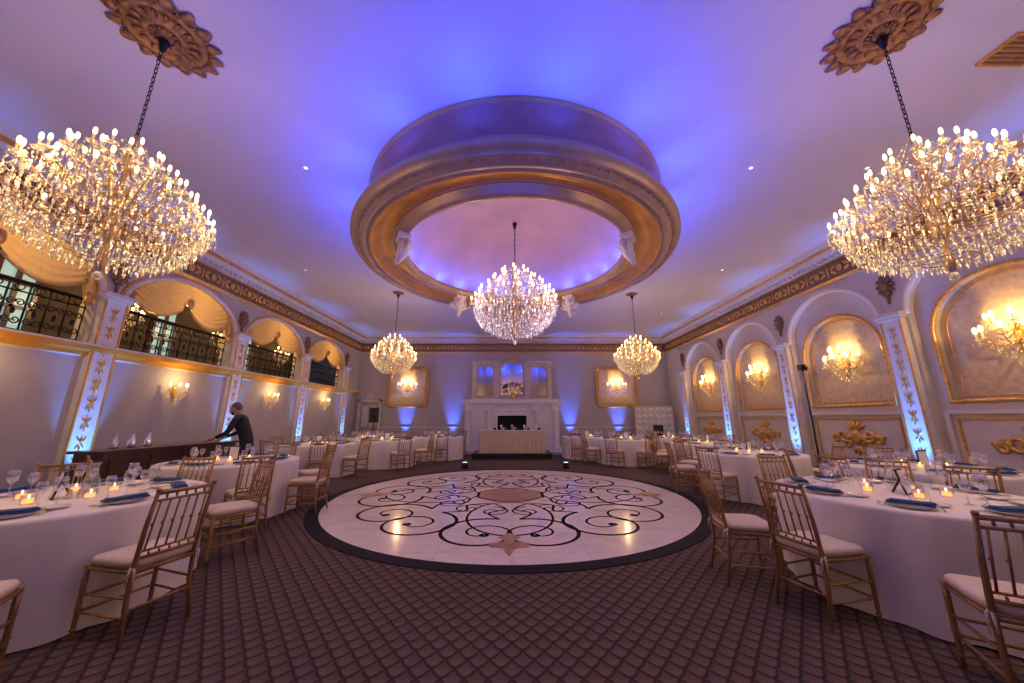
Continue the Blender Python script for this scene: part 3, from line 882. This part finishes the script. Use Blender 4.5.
def speaker(x, y, z, rz):
    s = MB()
    for k in range(3):
        a = k*2*pi/3+.4; s.tube((0, 0, .55), (.38*cos(a), .38*sin(a), .015), .014, n=6)
    s.tube((0, 0, .3), (0, 0, z), .02, n=8)
    s.box((0, 0, z+.28), (.34, .30, .58), 0)
    s.ell((0, -.15, z+.2), (.12, .02, .12), 1, 12, 6); s.ell((0, -.15, z+.43), (.06, .02, .06), 1, 12, 6)
    o = s.obj('speaker_on_stand', ['black', 'iron'], (x, y, 0)); o.rotation_euler = (0, 0, rz)
speaker(-5.45, 13.8, 1.25, .3)
def lightstand(x, y, z):
    s = MB()
    for k in range(3):
        a = k*2*pi/3+.2; s.tube((0, 0, .5), (.42*cos(a), .42*sin(a), .015), .012, n=6)
    s.tube((0, 0, .3), (0, 0, z), .017, n=8); s.box((0, 0, z+.05), (.13, .10, .12), 0)
    s.tube((0, -.05, z+.05), (0, -.09, z+.05), .05, n=12, mi=1)
    s.obj('light_stand', ['black', 'iron'], (x, y, 0))
lightstand(6.25, 7.3, 2.42)
s = MB(); s.bx((-.5, -.25, .7), (.5, .25, .74), 0)
for x in (-.45, .45):
    for y in (-.2, .2): s.tube((x, y, 0), (x, y, .7), .02, n=6)
s.bx((-.3, -.15, .74), (.3, .15, .86), 0); s.box((0, .1, 1.0), (.4, .03, .28), 0)
s.obj('dj_desk', ['black'], (5.9, 14.1, 0))
cn = MB(); CL = 1.2
cn.bx((-.22, -CL, .06), (.22, CL, .9), 0); cn.bx((-.27, -CL-.05, .9), (.27, CL+.05, .94), 1); cn.bx((-.2, -CL+.05, 0), (.2, CL-.05, .06), 1)
for i in range(4):
    y = -.87+.58*i; cn.bx((.22, y-.24, .15), (.24, y+.24, .82), 1)
cn.obj('service_counter', ['wood', 'wood'], (XL+.76, 6.35, 0))
cv = MB()
for i in range(3):
    cv.lathe([(0, 0), (.05, 0), (.055, .02), (.05, .12), (.02, .16), (.02, .22)], 10, (0, -.9+.25*i, 0), 0)
cv.obj('serving_ware', ['silver', 'plate'], (XL+.70, 6.4, .94))

# ------------------------------------------------------------------ chiavari chair
def chair_mesh():
    m = MB()
    FW, BW, FD, BD = .20, .175, .20, -.19
    zt = .44
    for sg in (-1, 1):
        m.path([(sg*FW, FD, 0), (sg*FW, FD, .1), (sg*FW, FD, .3), (sg*FW, FD, zt)], [.011, .014, .016, .016], 8, 0)
        m.path([(sg*(BW+.015), BD-.05, 0), (sg*BW, BD, .25), (sg*BW, BD, zt), (sg*BW, BD-.03, .68), (sg*BW, BD-.085, .92)], [.011, .015, .016, .014, .012], 8, 0)
        for z in (.06, .18, .36, .43):
            m.lathe([(.012, z-.008), (.021, z), (.012, z+.008)], 8, (sg*FW, FD, 0), 0)
        for z in (.16, .27): m.tube((sg*FW, FD, z), (sg*(BW+.003), BD-.01, z), .009, n=6)
        m.tube((sg*FW, FD, zt-.02), (sg*BW, BD, zt-.02), .016, n=6)
        m.ell((sg*BW, BD-.087, .925), (.017, .017, .014), 0, 8, 5)
    for z in (.16, .25):
        m.tube((-FW, FD, z), (FW, FD, z), .009, n=6)
    for z in (.2,): m.tube((-BW, BD-.01, z), (BW, BD-.01, z), .009, n=6)
    m.tube((-FW, FD, zt-.02), (FW, FD, zt-.02), .016, n=6); m.tube((-BW, BD, zt-.02), (BW, BD, zt-.02), .016, n=6)
    def bz(z):
        return BD-.03*(z-.44)/.24 if z < .68 else BD-.03-.055*(z-.68)/.24
    for z, rr in ((.905, .014), (.855, .009), (.50, .011), (.54, .008)):
        m.tube((-BW, bz(z), z), (BW, bz(z), z), rr, n=6)
    for i in range(6):
        x = -BW+2*BW*(i+.5)/6
        m.tube((x, bz(.54), .54), (x*.96, bz(.855), .855), .0065, n=6)
        m.lathe([(.006, .69), (.012, .70), (.006, .71)], 6, (x*.98, bz(.70), 0), 0)
    for i in range(5):
        x = -BW+2*BW*(i+1)/6; m.ell((x, bz(.88), .88), (.009, .009, .016), 0, 6, 4)
        m.ell((x, bz(.52), .52), (.008, .008, .012), 0, 6, 4)
    lv = [(.0, .435, .93), (.0, .45, 1.0), (0, .475, 1.02), (0, .49, .97), (0, .497, .80), (0, .50, .4)]
    vs = []; n = 32
    for _, z, k in lv:
        for j in range(n):
            a = 2*pi*j/n; cx = abs(cos(a))**.35*(1 if cos(a) > 0 else -1); cy = abs(sin(a))**.35*(1 if sin(a) > 0 else -1)
            w = (FW+BW)/2+(FW-BW)/2*cy
            vs.append((cx*(w+.015)*k, .005+cy*.205*k, z))
    fs = [(i*n+j, i*n+(j+1) % n, (i+1)*n+(j+1) % n, (i+1)*n+j) for i in range(len(lv)-1) for j in range(n)]
    fs.append(tuple((len(lv)-1)*n+j for j in range(n))); fs.append(tuple(range(n))[::-1])
    m.add(vs, fs, 1)
    for sg in (-1, 1):
        m.path([(sg*BW, BD+.01, .46), (sg*(BW+.025), BD-.01, .44), (sg*(BW+.03), BD-.01, .34)], [.008, .008, .004], 4, 1)
        m.path([(sg*BW, BD+.01, .46), (sg*(BW+.01), BD-.03, .43), (sg*(BW+.01), BD-.035, .36)], [.008, .008, .004], 4, 1)
    return m.mesh('chiavari_chair', ['chair', 'cushion'])
chm = chair_mesh()

def table_mesh(seed):
    rnd = random.Random(seed); m = MB(); n = 160
    ph = [rnd.random()*6 for _ in range(4)]
    vs = []; lv = [(0, .762, 0), (.55, .762, 0), (.87, .762, 0), (.89, .755, 0), (.895, .735, .1), (.890, .6, .6), (.888, .4, 1.0), (.89, .2, 1.2), (.895, .012, 1.3)]
    for r, z, k in lv:
        for j in range(n):
            a = 2*pi*j/n
            w = .6*sin(12*a+ph[0])+.5*sin(19*a+ph[1])+.4*sin(7*a+ph[2])
            vs.append(((r+.028*k*w)*cos(a), (r+.028*k*w)*sin(a), z))
    fs = [(i*n+j, i*n+(j+1) % n, (i+1)*n+(j+1) % n, (i+1)*n+j) for i in range(len(lv)-1) for j in range(n)]
    m.add(vs, fs, 0)
    return m.mesh('round_dining_table', ['cloth'])
tms = [table_mesh(i) for i in range(3)]

def add_plate(m, x, y, r=.14, mi=0):
    m.lathe([(0, .004), (r*.6, .004), (r*.72, .010), (r, .020), (r*.99, .016), (r*.6, 0), (0, 0)], 24, (x, y, 0), mi)
def add_napkin(m, c, mi, a=0):
    R = Matrix.Rotation(a, 3, 'Z')
    m.box((c[0], c[1], c[2]), (.24, .10, .012), mi, rm=R)
    m.box((c[0], c[1], c[2]+.011), (.21, .085, .010), mi, rm=R)
    o = R @ Vector((.10, 0, 0)); m.ell((c[0]+o.x, c[1]+o.y, c[2]+.012), (.035, .035, .012), mi, 6, 4)
def add_wine(m, x, y, mi, s=1):
    m.lathe([(0, 0), (.034*s, .002), (.006, .008), (.0045, .05), (.0045, .10*s), (.02*s, .115*s), (.036*s, .145*s), (.038*s, .17*s), (.031*s, .21*s), (.030*s, .21*s), (.036*s, .17*s), (.034*s, .147*s), (.015*s, .12*s)], 16, (x, y, 0), mi)
pm = MB(); add_plate(pm, 0, 0, .135); pm.lathe([(.133, .021), (.137, .021)], 24, mi=1)
plate_me = pm.mesh('dinner_plate', ['plate', 'silver'])
pm = MB(); add_plate(pm, 0, 0, .07); bread_me = pm.mesh('bread_plate', ['plate'])
nm = MB(); add_napkin(nm, (0, 0, .006), 0); nap_me = nm.mesh('folded_napkin', ['napkin'])
wm = MB(); add_wine(wm, 0, 0, 0, 1.0); wine_me = wm.mesh('wine_glass', ['glass'])
wm = MB(); add_wine(wm, 0, 0, 0, .85); gob_me = wm.mesh('water_goblet', ['glass'])
cm = MB()
for k, x in enumerate((-.150, -.165, .155)):
    cm.box((x, 0, .003), (.010, .12, .003), 0); cm.ell((x, .065, .004), (.009, .024, .003), 0, 8, 4)
    cm.box((x, -.055, .003), (.012, .03, .003), 0)
cut_me = cm.mesh('cutlery_set', ['silver'])
vm = MB(); vm.lathe([(0, 0), (.035, 0), (.04, .01), (.04, .07), (.036, .07), (.034, .012)], 14, mi=0); vm.lathe([(0, .012), (.03, .012), (.03, .04), (0, .045)], 12, mi=1)
vm.ell((0, 0, .058), (.006, .006, .014), 2, 6, 4)
vot_me = vm.mesh('votive_candle', ['glass', 'votive', 'flame'])
fr = MB(); R = Matrix.Rotation(-.2, 3, 'X')
fr.box((0, 0, .105), (.16, .012, .21), 0, rm=R); fr.box((0, -.008, .105), (.13, .006, .18), 1, rm=R); fr.box((0, .045, .07), (.03, .012, .15), 0, rm=Matrix.Rotation(.5, 3, 'X'))
for i in range(4): fr.box((0, -.012, .15-.03*i), (.07, .003, .006), 0, rm=R)
fr_me = fr.mesh('framed_table_card', ['black', 'paper'])
salt = MB()
for x in (-.03, .03): salt.lathe([(0, 0), (.016, 0), (.018, .03), (.012, .055), (.014, .065), (0, .07)], 10, (x, 0, 0), 0)
salt_me = salt.mesh('salt_and_pepper', ['silver'])
carafe = MB(); carafe.lathe([(0, 0), (.05, 0), (.06, .05), (.05, .12), (.025, .18), (.022, .23), (.035, .26)], 16, mi=0); car_me = carafe.mesh('water_carafe', ['glass'])

def settings_mesh():
    m = MB()
    for k in range(8):
        a = k*pi/4; R = Matrix.Rotation(a, 4, 'Z')
        m.M = R
        add_plate(m, .68, 0, .13, 0); add_napkin(m, (.68, 0, .022), 1, pi/2*.9)
        add_wine(m, .50, .13, 2); add_wine(m, .46, .03, 2, .85); add_plate(m, .52, -.24, .07, 0)
        m.box((.68, .17, .003), (.14, .012, .003), 3); m.box((.68, -.165, .003), (.14, .012, .003), 3)
    m.M = Matrix.Identity(4)
    for k in range(4):
        a = k*pi/2+.4; c = (.2*cos(a), .2*sin(a), 0)
        m.lathe([(0, .0), (.035, 0), (.04, .07)], 10, c, 2); m.lathe([(0, .01), (.03, .01), (.03, .045), (0, .045)], 10, c, 4)
        m.ell((c[0], c[1], .06), (.007, .007, .015), 5, 6, 4)
    m.box((0, 0, .11), (.16, .012, .21), 6); m.box((0, -.009, .11), (.13, .006, .18), 7)
    return m.mesh('place_settings', ['plate', 'napkin', 'glass', 'silver', 'votive', 'flame', 'black', 'paper'])
setm = settings_mesh()

TOP = .764
placed = []
def put_chair(x, y, tx, ty, jitter=0.0):
    a = math.atan2(ty-y, tx-x)-pi/2
    inst('chiavari_chair', chm, (x, y, 0), a+jitter); placed.append((x, y))
tables = [(-3.70, 3.05, 1), (3.42, 3.22, 1), (5.55, 4.85, 0), (-4.35, 5.6, 0), (4.55, 6.85, 0), (-5.0, 9.2, 0), (-3.85, 10.9, 0),
          (5.2, 9.45, 0), (3.7, 11.5, 0), (-2.65, 12.8, 0), (-5.0, 12.3, 0), (5.4, 12.2, 0), (2.75, 13.0, 0)]
def free(x, y, i):
    if not (-6.2 < x < 6.35): return False
    if math.hypot(x-DC[0], y-DC[1]) < 3.02: return False
    if math.hypot(x-6.2, y-7.3) < .75: return False
    if y > 13.9: return False
    for q in placed:
        if math.hypot(q[0]-x, q[1]-y) < .52: return False
    for j, (tx, ty, _) in enumerate(tables):
        if j != i and math.hypot(tx-x, ty-y) < 1.22: return False
    if x < -5.2 and 4.9 < y < 8.0: return False
    if abs(x) < 1.8 and y > 12.0: return False
    return True
front = {0: [(-2.62, 2.72), (-3.02, 3.98), (-2.92, 1.98)], 1: [(2.12, 3.45), (2.34, 2.90), (2.68, 2.06)]}
for i, L in front.items():
    tx, ty, _ = tables[i]
    for (x, y) in L:
        dd = Vector((x-tx, y-ty))
        if dd.length < 1.14: dd = dd.normalized()*1.14
        put_chair(tx+dd.x, ty+dd.y, tx, ty, random.uniform(-.05, .05))
for i, (tx, ty, fr_) in enumerate(tables):
    inst('round_dining_table', tms[i % 3], (tx, ty, 0), random.random()*6)
    off = random.random()*.7
    nc = 8 if i > 1 else 16
    for k in range(nc):
        a = off+k*2*pi/nc
        x, y = tx+1.19*cos(a), ty+1.19*sin(a)
        if i < 2 and (y < ty-.2 or any(math.hypot(q[0]-x, q[1]-y) < .8 for q in placed)): continue
        if free(x, y, i): put_chair(x, y, tx, ty, random.uniform(-.08, .08))
    if not fr_:
        inst('place_settings', setm, (tx, ty, TOP-.001), off)
    else:
        for k in range(8):
            a = off+k*pi/4; ca, sa = cos(a), sin(a)
            def P(r, t): return (tx+r*ca-t*sa, ty+r*sa+t*ca, TOP)
            inst('dinner_plate', plate_me, P(.69, 0))
            p = P(.69, 0); inst('folded_napkin', nap_me, (p[0], p[1], TOP+.02), a+pi/2+random.uniform(-.3, .3))
            inst('bread_plate', bread_me, P(.48, -.27)); inst('wine_glass', wine_me, P(.47, .12)); inst('water_goblet', gob_me, P(.44, .02))
            inst('cutlery_set', cut_me, P(.69, 0), a+pi/2)
        for k in range(5):
            a = off+.5+k*2*pi/5
            inst('votive_candle', vot_me, (tx+.26*cos(a), ty+.26*sin(a), TOP))
        inst('framed_table_card', fr_me, (tx-.02, ty-.06, TOP), -.6 if tx < 0 else .5)
        inst('salt_and_pepper', salt_me, (tx+.12, ty-.05, TOP), .4); inst('water_carafe', car_me, (tx+.06, ty+.10, TOP))

# ------------------------------------------------------------------ waiter
man = empty('man_standing', (-5.25, 7.05, 0), math.radians(195))
def skin(name, J, E, root, m, lvl=2):
    keys = list(J); idx = {k: i for i, k in enumerate(keys)}
    me = D.meshes.new(name); me.from_pydata([J[k][0] for k in keys], [(idx[a], idx[b]) for a, b in E], [])
    o = D.objects.new(name, me); scene.collection.objects.link(o); o.parent = man
    mod = o.modifiers.new('Skin', 'SKIN'); mod.use_smooth_shade = True
    if not me.skin_vertices:
        return o
    for k, i in idx.items():
        sv = me.skin_vertices[0].data[i]; r = J[k][1]
        sv.radius = (r, r) if isinstance(r, (int, float)) else r
        sv.use_root = (k == root)
    s = o.modifiers.new('Sub', 'SUBSURF'); s.levels = lvl; s.render_levels = lvl
    me.materials.append(M[m])
    return o
J = {'pel': ((0, 0, .94), (.15, .12)), 'sp': ((.05, 0, 1.10), (.145, .115)), 'ch': ((.14, 0, 1.28), (.165, .125)), 'up': ((.20, 0, 1.40), (.11, .09)), 'nk': ((.235, 0, 1.46), .058)}
E = [('pel', 'sp'), ('sp', 'ch'), ('ch', 'up'), ('up', 'nk')]
for s_, n in ((1, 'L'), (-1, 'R')):
    J['sh'+n] = ((.19, .17*s_, 1.385), .068); J['el'+n] = ((.27, .235*s_, 1.13), .048); J['wr'+n] = ((.48, (.17 if s_ > 0 else .22)*s_, 1.04), .034)
    J['hp'+n] = ((0, .09*s_, .88), .095); J['kn'+n] = ((.035, .10*s_, .49), .065); J['an'+n] = ((-.02, .11*s_, .11), .05)
    E += [('up', 'sh'+n), ('sh'+n, 'el'+n), ('el'+n, 'wr'+n), ('pel', 'hp'+n), ('hp'+n, 'kn'+n), ('kn'+n, 'an'+n)]
skin('clothed_body', J, E, 'pel', 'suit')
hd = MB()
RT = Matrix.Rotation(.45, 3, 'Y')
hc = Vector((.285, 0, 1.585))
hd.path([(.225, 0, 1.43), (.25, 0, 1.49), (.27, 0, 1.54)], [.058, .053, .05], 12, 0)
def H(p): return hc+RT @ Vector(p)
hd.ell(hc, (.098, .077, .12), 0, 18, 12, RT); hd.ell(H((.03, 0, -.055)), (.065, .058, .065), 0, 14, 10, RT)
hd.ell(H((.10, 0, -.015)), (.018, .013, .026), 0, 8, 6, RT)
for s_ in (-1, 1):
    hd.ell(H((.083, .032*s_, .015)), (.013, .016, .010), 3, 8, 6, RT); hd.ell(H((.092, .032*s_, .015)), (.006, .007, .007), 2, 6, 5, RT)
    hd.ell(H((.085, .032*s_, .037)), (.012, .020, .005), 1, 6, 4, RT)
    hd.ell(H((-.005, .079*s_, .0)), (.020, .010, .032), 0, 8, 6, RT)
hd.ell(H((-.022, 0, .022)), (.09, .082, .112), 1, 18, 12, RT)
hd.ell(H((.058, 0, -.058)), (.052, .058, .048), 2, 14, 8, RT)
for s_ in (-1, 1): hd.path([H((.05, .055*s_, -.04)), H((.0, .08*s_, -.01))], .003, 4, 2)
hd.obj('head', ['skin', 'hair', 'suit', 'white'], parent=man)
for s_, n in ((1, 'L'), (-1, 'R')):
    w = Vector(J['wr'+n][0]); h = MB()
    h.path([w-Vector((.03, 0, -.01)), w+Vector((.03, 0, -.01)), w+Vector((.07, 0, -.025)), w+Vector((.095, 0, -.03))], [.026, .032, .038, .03], 8, 0)
    for q in range(4):
        y = (-.030+.02*q); ln = (.062, .074, .07, .052)[q]
        b = w+Vector((.09, y, -.03)); h.path([b, b+Vector((ln*.5, y*.15, -.012)), b+Vector((ln*.85, y*.2, -.035)), b+Vector((ln, y*.2, -.055))], [.0095, .009, .008, .006], 6, 0)
    b = w+Vector((.045, -.03*s_, -.02)); h.path([b, b+Vector((.03, -.022*s_, -.012)), b+Vector((.058, -.024*s_, -.03))], [.012, .010, .007], 6, 0)
    h.obj('hand_'+n, ['skin'], parent=man)
    sh = MB(); sh.ell((.05, .115*s_, .045), (.145, .05, .045), 0, 12, 6); sh.box((.05, .115*s_, .01), (.27, .09, .02), 0); sh.obj('shoe_'+n, ['shoe'], parent=man)

# ------------------------------------------------------------------ camera / world
w = D.worlds.new('world'); scene.world = w; w.use_nodes = True
w.node_tree.nodes['Background'].inputs[0].default_value = (.02, .02, .03, 1); w.node_tree.nodes['Background'].inputs[1].default_value = 1
cam = D.cameras.new('camera'); co = D.objects.new('camera', cam); scene.collection.objects.link(co)
cam.lens = 12; cam.sensor_width = 36; cam.clip_start = .05
co.location = (0, 0, 1.4); co.rotation_euler = (math.radians(90+12.7), 0, 0)
scene.camera = co
